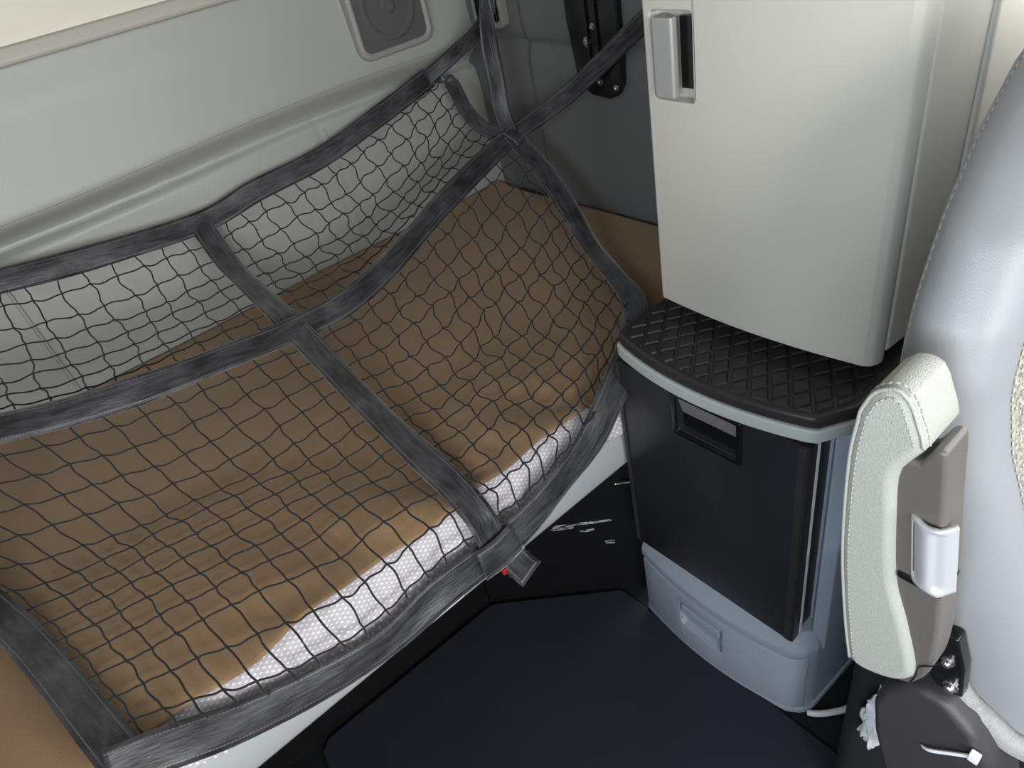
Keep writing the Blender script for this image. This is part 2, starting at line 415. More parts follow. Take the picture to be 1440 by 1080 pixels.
# passenger door pillar and the front of the cab, with window openings
structure(prism('wall_right_pillar', [(0.878, 0.312), (0.885, 0.302), (1.05, 0.285), (1.19, 0.25), (1.25, 0.15), (1.25, 0.33), (0.89, 0.33)], 2, 0.0, 2.15, 'cream', bevel=0.004))
structure(box('wall_right_door', (1.205, -1.7, 0.0), (1.25, 0.155, 1.14), 'dash'))
structure(box('wall_right_header', (1.205, -1.7, 1.86), (1.25, 0.155, 2.15), 'cream'))
structure(box('wall_right_mirror_pillar', (1.205, -1.7, 1.14), (1.25, -1.2, 1.86), 'dash'))
structure(box('wall_left', (-1.25, 0.12, 0.0), (-1.205, 1.72, 2.15), 'dash'))
structure(box('wall_left_door', (-1.25, -1.7, 0.0), (-1.205, 0.12, 1.14), 'dash'))
structure(box('wall_left_header', (-1.25, -1.7, 1.86), (-1.205, 0.12, 2.15), 'cream'))
structure(box('wall_left_mirror_pillar', (-1.25, -1.7, 1.14), (-1.205, -1.2, 1.86), 'dash'))
structure(box('wall_front', (-1.25, -1.75, 0.0), (1.25, -1.55, 1.08), 'dash'))
structure(box('wall_front_header', (-1.25, -1.75, 1.96), (1.25, -1.58, 2.15), 'cream'))

# under the bunk
structure(box('wall_bunk_riser', (-1.2, 0.985, 0.0), (0.40, 1.02, 0.50), 'riser'))
structure(prism('wall_bunk_riser_angled', [(0.40, 0.975), (0.70, 0.722), (0.70, 0.80), (0.40, 1.02)], 2, 0.0, 0.44, 'scuffed'))
structure(box('trim_2', (0.405, 0.955, 0.0), (0.415, 0.97, 0.012), 'riser'))
structure(box('wall_bunk_platform', (-1.2, 0.74, 0.46), (1.19, 1.68, 0.545), 'riser'))

fm = prism('floor_mat', [(-0.085, 0.955), (-0.06, 0.972), (0.385, 0.962), (0.405, 0.952), (0.632, 0.755), (0.632, 0.20), (0.50, -1.4), (-0.16, -1.4), (-0.16, 0.5)], 2, 0.0, 0.010, 'matting', bevel=0.004)
tag(fm, 'dark rubber floor mat cut to the angled bunk base', 'floor mat')

# ================================================================ bunk
bunk = thing('bunk_rail', 'pale grey moulded rail along the front of the bunk', 'rail', (0.0, 0.72, 0.45))
prof = [(0.745, 0.452), (0.712, 0.446), (0.703, 0.450), (0.698, 0.460), (0.6955, 0.485), (0.697, 0.515), (0.704, 0.537), (0.718, 0.549), (0.745, 0.551)]
o = prism('rail_moulding', prof, 0, -1.2, 1.18, 'rail', bunk, bevel=0.003, seg=2, angle=50)
for a, b in (((0.148, 0.6945, 0.4625), (0.244, 0.6965, 0.4645)), ((0.148, 0.6945, 0.4625), (0.1495, 0.6965, 0.476)), ((0.242, 0.6945, 0.4625), (0.244, 0.6965, 0.470))):
    box('sticker_border', a, b, 'white_gasket', bunk)

mt = thing('mattress', 'bunk mattress in a lilac grey sheet with white polka dots', 'mattress', (0.1, 1.2, 0.547))
box('core', (-1.18, 0.712, 0.549), (1.185, 1.668, 0.622), 'dots', mt, 0.02)
def hem(x): return 0.551 - 0.022 * bump01(x, 0.18, 0.16) - 0.008 * bump01(x, 0.42, 0.06) - 0.004 * math.sin(31 * x)
def sheet_fn(u, v):
    x = -1.18 + 2.36 * u
    base = [(0.80, 0.6265), (0.75, 0.627), (0.722, 0.6255), (0.708, 0.619), (0.701, 0.606), (0.699, 0.59), (0.697, 0.572), (0.692 - 0.006 * bump01(x, .18, .2), hem(x))]
    k = v * (len(base) - 1); i = min(int(k), len(base) - 2); f = k - i
    y = base[i][0] * (1 - f) + base[i + 1][0] * f; z = base[i][1] * (1 - f) + base[i + 1][1] * f
    w = sstep(0.35, 1.0, v)
    y -= w * (0.003 + 0.0045 * math.sin(46 * x + 5 * v) * math.sin(13 * x + 1) + 0.003 * math.sin(97 * x + 9 * v))
    return (x, y, z)
sheet_grid('fitted_sheet', 420, 42, sheet_fn, 'dots', mt, uvf=lambda u, v: (2.36 * u, 0.19 * v), thick=0.0012, off=0)

from mathutils import noise as mnoise
def wrinkle(x, y):
    # soft folds that run inwards from the tucked front edge
    fr = sstep(1.05, 0.74, y)
    q = x * 0.8 + y * 0.45
    n1 = mnoise.noise((9.0 * q, 3.2 * (y - 0.6 * x), 0.3)); n2 = mnoise.noise((21.0 * q, 6.0 * y, 4.7))
    w = fr * (0.015 * n1 + 0.008 * n2) * (0.30 + bump01(x, 0.38, 0.24) + 0.5 * bump01(x, 0.05, 0.2))
    w += 0.005 * mnoise.noise((2.6 * x, 2.6 * y, 1.1))
    return w
def blanket_fn(u, v):
    x = -1.18 + 2.355 * u
    ye = 0.712 + 0.004 * math.sin(17 * x) + 0.003 * math.sin(41 * x + 1)
    y = ye + (1.664 - ye) * v
    z = 0.637 + wrinkle(x, y) * sstep(0.0, 0.05, v) + 0.004 * math.sin(25 * x) * math.exp(-v / 0.03)
    z -= 0.004 * math.exp(-v / 0.012)
    z += 0.010 * sstep(1.6, 1.664, y)
    return (x, y, max(z, 0.6295))
bl = sheet_grid('brown_blanket', 420, 190, blanket_fn, 'blanket', thick=0.004, off=0)
tag(bl, 'brown woven blanket spread over the whole bunk mattress', 'blanket')

# ================================================================ rear wall fittings
sp = thing('wall_speaker', 'square grey speaker with rounded corners set in the rear wall', 'speaker', (0.97, 1.66, 1.18))
def rrect(a0, a1, b0, b1, r, n=6):
    P = []
    for cx, cy, s in ((a1 - r, b1 - r, 0), (a0 + r, b1 - r, 1), (a0 + r, b0 + r, 2), (a1 - r, b0 + r, 3)):
        for k in range(n + 1):
            th = (s + k / n) * math.pi / 2
            P.append((cx + r * math.cos(th), cy + r * math.sin(th)))
    return P
fr = prism('frame', rrect(0.835, 1.055, 1.085, 1.295, 0.032), 1, 1.640, 1.69, 'spk_frame', sp, bevel=0.008)
cut(fr, prism('cutter', rrect(0.852, 1.038, 1.102, 1.278, 0.02), 1, 1.60, 1.655, 'spk_frame'))
def grille_fn(u, v):
    x = 0.852 + 0.186 * u; z = 1.102 + 0.176 * v
    r = math.hypot(x - 0.945, z - 1.19)
    return (x, 1.6475 - 0.003 * sstep(0.078, 0.072, r) + 0.002 * sstep(0.066, 0.06, r) - 0.003 * sstep(0.02, 0.014, r), z)
sheet_grid('grille', 90, 90, grille_fn, 'grille', sp, thick=0.002, off=0)

vt = thing('air_vent', 'small black slatted vent beside the rear corner', 'vent', (1.19, 1.575, 1.14))
def rect_on_end(y0, y1, z0, z1, r): return rrect(y0, y1, z0, z1, r)
vf = prism('frame', rect_on_end(1.515, 1.635, 1.075, 1.235, 0.016), 0, 1.178, 1.205, 'spk_frame', vt, bevel=0.005)
cut(vf, prism('cutter', rect_on_end(1.528, 1.622, 1.090, 1.220, 0.012), 0, 1.15, 1.190, 'vent'))
prism('opening', rect_on_end(1.529, 1.621, 1.091, 1.219, 0.012), 0, 1.186, 1.189, 'vent', vt)
for k in range(8):
    box('slat', (1.180, 1.535 + 0.0115 * k, 1.094), (1.187, 1.5385 + 0.0115 * k, 1.216), 'glossblack', vt)

ap = thing('strap_anchor_plate', 'tall black rounded plate with bolts on the shaded end wall', 'anchor plate', (1.19, 1.19, 1.15))
prism('plate', [(1.278, 1.60), (1.278, 1.10), (1.265, 0.985), (1.250, 0.955), (1.222, 0.936), (1.165, 0.930), (1.138, 0.940), (1.122, 0.965), (1.116, 1.05), (1.114, 1.60)], 0, 1.172, 1.192, 'glossblack', ap, bevel=0.006)
for y0, y1 in ((1.176, 1.181), (1.205, 1.210)):
    box('slot_rail', (1.166, y0, 0.99), (1.173, y1, 1.50), 'glossblack', ap, 0.0015)
def bolt(name, c, axis, r, h, m, parent, n=6):
    V, F = [], []
    a = Vector(axis).normalized(); u = a.orthogonal().normalized(); w = a.cross(u)
    prof = [(r * 1.45, 0), (r * 1.45, h * .25), (r, h * .3), (r * .95, h * .8), (r * .6, h)]
    for rr, hh in prof:
        for k in range(12):
            th = 2 * math.pi * k / 12
            V.append(Vector(c) + a * hh + (u * math.cos(th) + w * math.sin(th)) * rr)
    for i in range(len(prof) - 1):
        for k in range(12): F.append((i * 12 + k, i * 12 + (k + 1) % 12, (i + 1) * 12 + (k + 1) % 12, (i + 1) * 12 + k))
    F.append(tuple(range((len(prof) - 1) * 12, len(prof) * 12))); F.append(tuple(range(11, -1, -1)))
    return from_py(name, V, F, m, parent, False)
for y, z, r in ((1.215, 1.053, 0.008), (1.188, 0.968, 0.005), (1.139, 0.958, 0.005), (1.193, 1.085, 0.005)):
    bolt('bolt', (1.1725, y, z), (-1, 0, 0), r, 0.008, 'chrome', ap)

# ================================================================ lower cabinet
cab = thing('bedside_cabinet', 'blue grey moulded cabinet holding a small fridge above a drawer', 'cabinet', (0.9, 0.48, 0.0))
def bow(x, y0, y1, d, n=12):
    """front edge from y0 to y1 that bellies out by d"""
    return [(x - d * (1 - (2 * i / n - 1) ** 2), y0 + (y1 - y0) * i / n) for i in range(n + 1)]
yL, yR = 0.682, 0.333
# carcass: base, column, back body, left cheek
prism('base', bow(0.640, yL, yR, 0.022) + [(0.655, 0.312), (0.672, 0.300), (0.90, 0.292), (1.16, 0.292), (1.16, yL)], 2, 0.0, 0.018, 'cabinet', cab, 0.004)
prism('base_body', bow(0.652, yL - 0.002, yR - 0.004, 0.022) + [(0.668, 0.314), (0.690, 0.304), (0.90, 0.296), (1.16, 0.296), (1.16, yL - 0.002)], 2, 0.016, 0.205, 'cabinet', cab, 0.002)
# sill with sloping top
def sill():
    A = bow(0.640, yL, yR, 0.022) + [(0.655, 0.314), (0.676, 0.303), (0.80, 0.300)]
    B = bow(0.655, yL, yR + 0.004, 0.010) + [(0.667, 0.325), (0.682, 0.312), (0.80, 0.309)]
    back = [(1.0, 0.309), (1.0, yL)]
    n = len(A)
    V = [(x, y, 0.196) for x, y in A] + [(x, y, 0.214) for x, y in A] + [(x, y, 0.252) for x, y in B] + [(*back[0], 0.252), (*back[1], 0.252), (*back[0], 0.196), (*back[1], 0.196)]
    F = []
    for i in range(n - 1):
        for k in (0, 1): F.append((k * n + i, k * n + i + 1, (k + 1) * n + i + 1, (k + 1) * n + i))
    F.append(tuple(range(2 * n, 3 * n)) + (3 * n, 3 * n + 1))
    F.append(tuple(reversed(range(0, n))) + (3 * n + 3, 3 * n + 2))
    F.append((0, n, 2 * n, 3 * n + 1, 3 * n + 3)); F.append((n - 1, 3 * n + 2, 3 * n, 3 * n - 1, 2 * n - 1)); F.append((3 * n, 3 * n + 2, 3 * n + 3, 3 * n + 1))
    return soft(from_py('sill', V, F, 'cabinet', cab), 0.004, 3, 20)
sill()
# drawer
dr = prism('drawer', bow(0.638, yL - 0.006, yR, 0.022) + [(0.648, 0.320), (0.664, 0.312), (0.672, 0.316), (0.672, yL - 0.006)], 2, 0.020, 0.190, 'cabinet', cab, 0.003)
cut(dr, prism('cutter', [(0.464, 0.160), (0.566, 0.160), (0.566, 0.094), (0.560, 0.086), (0.470, 0.086), (0.464, 0.094)], 0, 0.60, 0.640, 'cabinet'))
hd = prism('drawer_grip', [(0.616, 0.158), (0.6145, 0.140), (0.617, 0.132), (0.622, 0.132), (0.624, 0.158)], 1, 0.470, 0.560, 'cabinet', dr, 0.0015)
# right-hand column, chamfered towards the seat
prism('column', [(0.680, 0.322), (0.674, 0.316), (0.690, 0.300), (0.90, 0.292), (1.16, 0.292), (1.16, 0.33), (0.70, 0.33)], 2, 0.20, 0.721, 'cabinet', cab, 0.003)
prism('body_panel', [(0.70, 0.325), (1.16, 0.325), (1.16, 0.680), (0.70, 0.680)], 2, 0.25, 0.721, 'cabinet', cab)
prism('cheek', [(0.662, 0.6825), (0.70, 0.6825), (0.70, 0.676), (0.662, 0.676)], 2, 0.25, 0.721, 'cabinet', cab)
# rim and tray
def plan(x, yl, yr, d, cx, cy, back, m=0.0):
    return [(back, yl), (x + 0.022, yl)] + [(x + 0.007, yl - 0.006)] + bow(x, yl - 0.022, yr + 0.006, d) + [(x + 0.006, yr - 0.006), (cx, cy), (back, cy - 0.006)]
prism('rim', plan(0.638, 0.690, 0.333, 0.024, 0.690, 0.300, 1.16), 2, 0.721, 0.744, 'rim', cab, 0.004)

tr = thing('tray_top', 'black rubber tray with raised diamond pads on the cabinet top', 'tray', (0.9, 0.48, 0.742))
slab = prism('slab', plan(0.640, 0.686, 0.334, 0.024, 0.692, 0.301, 1.15), 2, 0.744, 0.766, 'tray', tr, 0.007, 4)
h, w2, d2 = 0.0034, 0.0212, 0.0138
lim = [(0.80, 0.674), (0.655, 0.674)] + bow(0.650, 0.664, 0.340, 0.026, 14) + [(0.694, 0.313), (0.80, 0.312)]
def clip(poly, edge):
    """keep the part of a convex polygon inside the convex outline"""
    A = sum(edge[k][0] * edge[(k + 1) % len(edge)][1] - edge[(k + 1) % len(edge)][0] * edge[k][1] for k in range(len(edge)))
    E_ = edge if A > 0 else edge[::-1]
    for k in range(len(E_)):
        a, b = E_[k], E_[(k + 1) % len(E_)]
        sd = lambda p: (b[0] - a[0]) * (p[1] - a[1]) - (b[1] - a[1]) * (p[0] - a[0])
        out = []
        for n in range(len(poly)):
            p, q = poly[n - 1], poly[n]
            sp_, sq_ = sd(p), sd(q)
            if (sp_ >= 0) != (sq_ >= 0):
                t = sp_ / (sp_ - sq_); out.append((p[0] + (q[0] - p[0]) * t, p[1] + (q[1] - p[1]) * t))
            if sq_ >= 0: out.append(q)
        poly = out
        if not poly: return []
    return poly
def pad_mesh(poly):
    c = np.mean(np.array(poly), 0); n = len(poly)
    V = [(x, y, 0) for x, y in poly] + [(c[0] + (x - c[0]) * .82, c[1] + (y - c[1]) * .82, h) for x, y in poly]
    F = [tuple(range(n, 2 * n)), tuple(reversed(range(n)))] + [(k, (k + 1) % n, n + (k + 1) % n, n + k) for k in range(n)]
    return V, F
full = None
for i in range(-2, 6):
    for j in range(-1, 13):
        x = 0.664 + 0.0245 * i; y = 0.652 - 0.032 * j - (0.016 if i % 2 else 0.0)
        dia = [(x - w2, y), (x, y - d2), (x + w2, y), (x, y + d2)]
        cp = clip(dia, lim)
        if len(cp) < 3: continue
        ar_ = abs(sum(cp[k - 1][0] * cp[k][1] - cp[k][0] * cp[k - 1][1] for k in range(len(cp)))) / 2
        whole = ar_ > 0.999 * 2 * w2 * d2
        if ar_ < 0.12 * 2 * w2 * d2: continue
        if whole and full is not None:
            o = put('diamond_pad', full, 'tray', tr)
        else:
            V, F = pad_mesh([(a - x, b - y) for a, b in cp]); o = from_py('diamond_pad', V, F, 'tray', tr)
            if whole: full = o.data
        o.location = (x, y, 0.7655)

# fridge
fg = thing('mini_fridge', 'black built-in fridge with a flat door and recessed pull', 'fridge', (0.72, 0.5, 0.254))
box('housing', (0.664, 0.336, 0.256), (0.699, 0.674, 0.717), 'fridge_edge', fg)
door = box('door', (0.634, 0.3305, 0.2535), (0.656, 0.6815, 0.7165), 'fridge', fg, 0.0025, 2)
cut(door, prism('cutter', [(0.444, 0.632), (0.553, 0.632), (0.553, 0.700), (0.444, 0.700)], 0, 0.60, 0.652, 'fridge'))
box('gasket', (0.6565, 0.3312, 0.258), (0.6635, 0.676, 0.714), 'white_gasket', fg)
bz = prism('pull_bezel', rrect(0.434, 0.563, 0.622, 0.7085, 0.005, 3), 0, 0.6305, 0.636, 'glossblack', fg, 0.0015)
cut(bz, prism('cutter', [(0.443, 0.631), (0.554, 0.631), (0.554, 0.701), (0.443, 0.701)], 0, 0.60, 0.66, 'fridge'))
prism('pull_cup', [(0.648, 0.632), (0.652, 0.632), (0.652, 0.700), (0.648, 0.700)], 1, 0.4435, 0.5535, 'glossblack', bz)
prism('pull_flap', [(0.6335, 0.700), (0.644, 0.664), (0.646, 0.665), (0.6365, 0.7005)], 1, 0.446, 0.551, 'flap', bz, 0.0006)
for y0, y1 in ((0.6775, 0.6815), (0.3305, 0.3345)):
    box('edge_strip', (0.6325, y0 - (0.004 if y0 > .5 else -0.004), 0.256), (0.6345, y1 - (0.0005 if y0 > .5 else -0.012), 0.714), 'fridge_edge', door, 0.0005)

# ================================================================ closet above
cl = thing('tall_closet', 'tall warm grey closet hanging over the black tray', 'closet', (0.95, 0.48, 0.79))
prism('body', [(0.762, 0.6575), (0.757, 0.640), (0.757, 0.320), (0.766, 0.3085), (0.80, 0.306), (0.872, 0.304), (1.17, 0.304), (1.17, 0.6575)], 2, 0.808, 2.10, 'closet', cl, 0.004)
dpts = [(0.762, 0.6605), (0.740, 0.6605), (0.7355, 0.656)] + bow(0.735, 0.650, 0.336, 0.011, 44) + [(0.7365, 0.324), (0.742, 0.3155), (0.752, 0.3105), (0.762, 0.3095)]
cd = prism('door', dpts, 2, 0.794, 2.10, 'closet', cl, 0.0045, 3, 28)
cut(cd, prism('cutter', rrect(0.573, 0.646, 1.114, 1.222, 0.008, 4), 0, 0.70, 0.750, 'closet'))
for p in cd.data.polygons:
    if p.normal.x < -0.97: p.use_smooth = False
prism('latch_slot', [(0.586, 1.128), (0.604, 1.128), (0.604, 1.214), (0.586, 1.214)], 0, 0.742, 0.7515, 'glossblack', cd)
prism('latch_handle', [(0.7225, 0.600), (0.7205, 0.604), (0.7225, 0.632), (0.726, 0.636), (0.748, 0.636), (0.748, 0.624), (0.732, 0.600)], 2, 1.120, 1.216, 'handle', cd, 0.002)
# corner bead between closet and door pillar
tube('edge_bead', [(0.876, 0.3035, z) for z in np.linspace(0.80, 2.1, 24)], 0.0048, 'closet', cl, 8)

# ================================================================ passenger seat
st = thing('passenger_seat', 'grey leather passenger seat with a flecked fabric centre panel', 'seat', (0.78, 0.0, 0.0))
zk = [0.60, 0.64, 0.70, 0.74, 0.80, 0.95, 1.02, 1.06, 1.12, 1.165, 1.195, 1.22, 1.24, 1.26, 1.275]
ek = [0.020, 0.010, 0.004, 0.002, 0.0, 0.004, 0.012, 0.024, 0.056, 0.096, 0.138, 0.175, 0.205, 0.23, 0.245]
def edge_x(z): return 0.462 + float(np.interp(z, zk, ek))
def lean(z): return 0.20 * (min(max(z, 0.95), 1.0) - 1.0) + 0.34 * (min(z, 0.95) - 0.95) + 0.05 * max(0.0, z - 1.0)
SEC = [(0.10, 0.196), (0.045, 0.192), (0.016, 0.184), (0.004, 0.172), (0.0, 0.160), (0.001, 0.145), (0.006, 0.129), (0.016, 0.115), (0.030, 0.107), (0.043, 0.106), (0.052, 0.110), (0.058, 0.117)]
SECS = crom([(a, b, 0) for a, b in SEC], 40)
XC = 0.80
def back_fn(u, v):
    zb = 0.715 - 0.095 * sstep(0.30, 0.80, u)
    z = zb + (1.275 - zb) * v
    k = u * 39; i = min(int(k), 38); f = k - i
    a = SECS[i] * (1 - f) + SECS[i + 1] * f
    sq = 1 - 0.85 * sstep(1.20, 1.28, z)
    mid = 0.14
    y = mid + (a[1] - mid) * sq + lean(z)
    bulge = 0.008 * math.sin(9 * z + 1)
    return (edge_x(z) + a[0], y - bulge * sstep(0.4, 0.9, u), z)
bs = sheet_grid('side_bolster', 80, 90, back_fn, 'seat', st, thick=0.004, off=-1)
def back_fn2(u, v):
    p = back_fn(u, v); return (2 * XC - p[0], p[1], p[2])
sheet_grid('side_bolster', 60, 60, back_fn2, 'seat', st, thick=0.004, off=1)
def fab_fn(u, v):
    a = back_fn(1.0, v); z = a[2]
    x = a[0] + (2 * (XC - a[0])) * u
    return (x, a[1] + 0.001 + 0.010 * math.sin(math.pi * u) - 0.004 * math.sin(math.pi * min(1, 4 * u)), z)
sheet_grid('fabric_panel', 60, 60, fab_fn, 'fabric', st, thick=0.004, off=0)
def shell_fn(u, v):
    a = back_fn(0.0, v); z = a[2]
    return (a[0] + 2 * (XC - a[0]) * u, a[1] + 0.012 * math.sin(math.pi * u), z)
sheet_grid('back_shell', 30, 40, shell_fn, 'cover', st, thick=0.004, off=0)
def bottom_fn(u, v):
    a = back_fn(v * 0.999, 0.0); b = (2 * XC - a[0], a[1], a[2])
    return (a[0] + (b[0] - a[0]) * u, a[1], a[2] - 0.006 * math.sin(math.pi * u))
sheet_grid('felt_underside', 30, 20, bottom_fn, 'felt', st, thick=0.006, off=0)
# seams and thread
tube('edge_piping', [back_fn(0.285, t) + np.array((-0.0008, 0, 0)) for t in np.linspace(0.02, 0.98, 70)], 0.0028, 'seat', st, 6)
stitches('edge_stitching', [back_fn(0.335, t) + np.array((-0.0006, 0, 0)) for t in np.linspace(0.02, 0.98, 140)], 'thread_pale', st, 0.008, 0.005, 0.0009)
stitches('panel_stitching', [back_fn(0.90, t) + np.array((-0.0006, -0.0010, 0)) for t in np.linspace(0.02, 0.98, 140)], 'thread_pale', st, 0.008, 0.005, 0.0009)
# ragged felt hem below the bolster
def rag(seed):
    rnd = random.Random(seed); P = []
    for t in np.linspace(0.18, 0.98, 22):
        a = back_fn(t, 0.02); P.append((a[0] - 0.009 + rnd.uniform(-.001, .001), a[1] + rnd.uniform(-.001, .001), a[2] - 0.008 + rnd.uniform(-.0015, .0015)))
    return P
tube('felt_hem', crom(rag(3), 60), 0.0115, 'felt', st, 7)
# cushion and base, forward of the backrest
box('cushion', (0.53, -0.45, 0.44), (1.08, -0.02, 0.585), 'seat', st, 0.045, 5)
bsk = box('base_skirt', (0.55, -0.34, 0.0), (1.06, 0.205, 0.53), 'skirt', st, 0.03)
box('head_restraint', (0.69, 0.125, 1.265), (0.91, 0.205, 1.46), 'seat', st, 0.03, 4)
# hinge cover with a cable tie
hc = prism('hinge_cover', [(0.130, 0.616), (0.123, 0.648), (0.108, 0.675), (0.093, 0.688), (0.068, 0.691), (0.038, 0.667), (0.020, 0.637), (0.0, 0.56), (0.0, 0.48), (0.05, 0.413), (0.09, 0.461), (0.109, 0.513), (0.122, 0.560)], 0, 0.430, 0.50, 'cover', st, 0.010, 4, 15)
tie = [(0.428, 0.0735, 0.600), (0.4255, 0.066, 0.607), (0.4255, 0.05, 0.626), (0.426, 0.035, 0.643)]
tw = crom(tie, 14)
V, F = [], []
for q in tw: V += [(q[0] - .0008, q[1] - .0014, q[2] - .0014), (q[0] - .0008, q[1] + .0014, q[2] + .0014), (q[0] + .0008, q[1] + .0014, q[2] + .0014), (q[0] + .0008, q[1] - .0014, q[2] - .0014)]
for i in range(13):
    for k in range(4): F.append((4 * i + k, 4 * i + (k + 1) % 4, 4 * i + 4 + (k + 1) % 4, 4 * i + 4 + k))
F += [(0, 1, 2, 3), (52, 53, 54, 55)]
ct = from_py('cable_tie', V, F, 'whiteplastic', st)
box('tie_head', (0.4215, 0.0275, 0.6415), (0.4295, 0.0365, 0.6525), 'whiteplastic', ct, 0.001)
# bracket with bolts
br = prism('hinge_bracket', [(0.088, 0.768), (0.078, 0.772), (0.066, 0.735), (0.060, 0.690), (0.082, 0.686), (0.094, 0.70)], 0, 0.446, 0.462, 'glossblack', st, 0.003)
bolt('bolt', (0.446, 0.080, 0.735), (-1, 0, 0), 0.0042, 0.007, 'chrome', br)
bolt('bolt', (0.446, 0.0715, 0.702), (-1, 0, 0), 0.0048, 0.008, 'chrome', br)

# the driver's seat on the other side of the aisle, out of view, set higher to block light to the end wall
ds = thing('driver_seat', 'grey leather driver seat across the aisle, out of view and set higher to cast shade', 'seat', (-0.84, 0.0, 0.16))
for ch in list(st.children):
    if ch.name.split('.')[0] in ('side_bolster', 'fabric_panel', 'back_shell', 'felt_underside', 'cushion', 'head_restraint'):
        c = ch.copy(); COL.objects.link(c); c.parent = ds
        c.matrix_parent_inverse = Matrix.Translation((-0.78, 0.0, 0.0))
box('base_skirt', (-1.06, -0.34, 0.0), (-0.62, 0.20, 0.62), 'skirt', ds, 0.03)

# ---------------------------------------------------------------- armrest
ar = thing('folded_armrest', 'pale leather armrest folded upright against the passenger seat', 'armrest', (0.42, 0.12, 0.72))
padp = crom([(0.172, 1.036, 0), (0.164, 1.058, 0), (0.149, 1.068, 0), (0.137, 1.060, 0), (0.128, 1.040, 0), (0.1225, 1.024, 0), (0.130, 1.008, 0), (0.1365, 0.990, 0), (0.134, 0.955, 0), (0.123, 0.875, 0), (0.107, 0.826, 0), (0.092, 0.775, 0), (0.092, 0.755, 0), (0.108, 0.734, 0), (0.142, 0.722, 0), (0.151, 0.745, 0), (0.163, 0.82, 0), (0.171, 0.893, 0), (0.175, 0.985, 0), (0.172, 1.036, 0)], 72)[:-1]
pd = prism('pad', [(p[0], p[1]) for p in padp], 0, 0.392, 0.452, 'pad', ar, 0.010, 5, 50)
# seam loops of the pad: welt plus a dashed thread on each side of it
inn = []
cxy = np.array([0.137, 0.90])
for p in padp:
    q = np.array([p[0], p[1]])
    inn.append(q)
inn = np.array(inn)
nrm = np.roll(inn, -1, 0) - np.roll(inn, 1, 0); nrm = np.stack([nrm[:, 1], -nrm[:, 0]], 1); nrm /= np.linalg.norm(nrm, axis=1)[:, None]
if ((inn + nrm * 0.004 - cxy) ** 2).sum() > ((inn - cxy) ** 2).sum(): nrm = -nrm
sel = list(range(len(inn)))
k0 = min(sel, key=lambda i: abs(inn[i][0] - 0.1225) + abs(inn[i][1] - 1.024))
k1 = min(sel, key=lambda i: abs(inn[i][0] - 0.142) + abs(inn[i][1] - 0.722))
# walk from the notch over the tip and down the outer edge
order = []; i = k0
step = -1 if inn[(k0 - 3) % len(inn)][1] > inn[k0][1] else 1
while i != k1:
    order.append(i); i = (i + step) % len(inn)
wl = [(0.3935 if False else 0.3945, *(inn[i] + nrm[i] * 0.0015)) for i in order]
tube('welt', crom(wl, 120), 0.0016, 'pad', pd, 6)
stitches('stitching', crom([(0.3921, *(inn[i] + nrm[i] * 0.0075)) for i in order], 160), 'thread_pale', pd, 0.0055, 0.0036, 0.0007)
stitches('stitching', crom([(0.4005, *(inn[i] - nrm[i] * 0.0002)) for i in order], 160), 'thread_pale', pd, 0.0055, 0.0036, 0.0007)
# plastic spine with the tilt knob
bodp = crom([(0.137, 1.005, 0), (0.126, 1.006, 0), (0.119, 1.024, 0), (0.112, 1.027, 0), (0.109, 1.014, 0), (0.103, 0.969, 0), (0.093, 0.900, 0), (0.084, 0.829, 0), (0.082, 0.775, 0), (0.088, 0.752, 0), (0.095, 0.738, 0), (0.112, 0.734, 0), (0.115, 0.76, 0), (0.12, 0.83, 0), (0.137, 0.90, 0), (0.145, 0.98, 0), (0.137, 1.005, 0)], 60)[:-1]
sb_ = prism('spine', [(p[0], p[1]) for p in bodp], 0, 0.3985, 0.434, 'armbody', ar, 0.009, 4, 50)
tube('spine_joint', crom([(0.3978, 0.0735, 0.800), (0.3975, 0.082, 0.786), (0.3975, 0.090, 0.775), (0.3975, 0.0905, 0.758), (0.3978, 0.093, 0.745)], 16), 0.0007, 'glossblack', sb_, 4)
def knob_fn(u, v):
    # paddle wheel wrapped round the front of the spine, with two finger grooves
    z = 0.884 + 0.070 * v
    y0 = 0.1215 + (0.128 - 0.1215) * v - 0.004; sh = (z - 0.92) * 0.145
    th = u * math.pi * 0.78
    y = (0.104 + sh) + 0.0185 * math.cos(th) - 0.002; x = 0.4035 - 0.0125 * math.sin(th) + 0.010 * sstep(0.75, 1, u)
    g = 0.0042 * (bump01(u, 0.34, 0.10) + bump01(u, 0.76, 0.10)) * sstep(0, 0.12, v) * sstep(1, 0.88, v)
    return (x + g, y + 0.4 * g, z)
box('knob_bed', (0.396, 0.089, 0.8765), (0.43, 0.1245, 0.8850), 'glossblack', sb_, 0.003)
sheet_grid('tilt_knob', 60, 30, knob_fn, 'knob', sb_, thick=0.004, off=-1)

# ---------------------------------------------------------------- odds and ends by the seat foot
def blob(name, c, sc, m, seed, disp):
    bm = bmesh.new(); bmesh.ops.create_icosphere(bm, subdivisions=4, radius=1.0)
    rnd = random.Random(seed); ph = [rnd.uniform(0, 6.28) for _ in range(9)]
    for v in bm.verts:
        p = v.co
        d = 1 + 0.55 * mnoise.noise(p * 2.3 + Vector((seed, 0, 0))) + 0.3 * mnoise.noise(p * 6.0) + disp * (math.sin(5 * p.x + ph[0]) * math.sin(4 * p.z + ph[1]) + 0.6 * math.sin(11 * p.z + ph[2] + 3 * p.y) + 0.4 * math.sin(17 * p.y + 13 * p.z + ph[3]) + 0.5 * rnd.uniform(-1, 1) * 0.6)
        v.co = Vector((c[0] + sc[0] * p.x * d, c[1] + sc[1] * p.y * d, c[2] + sc[2] * p.z * d))
    me = bpy.data.meshes.new(name); bm.to_mesh(me); bm.free()
    return put(name, me, m, None, True)
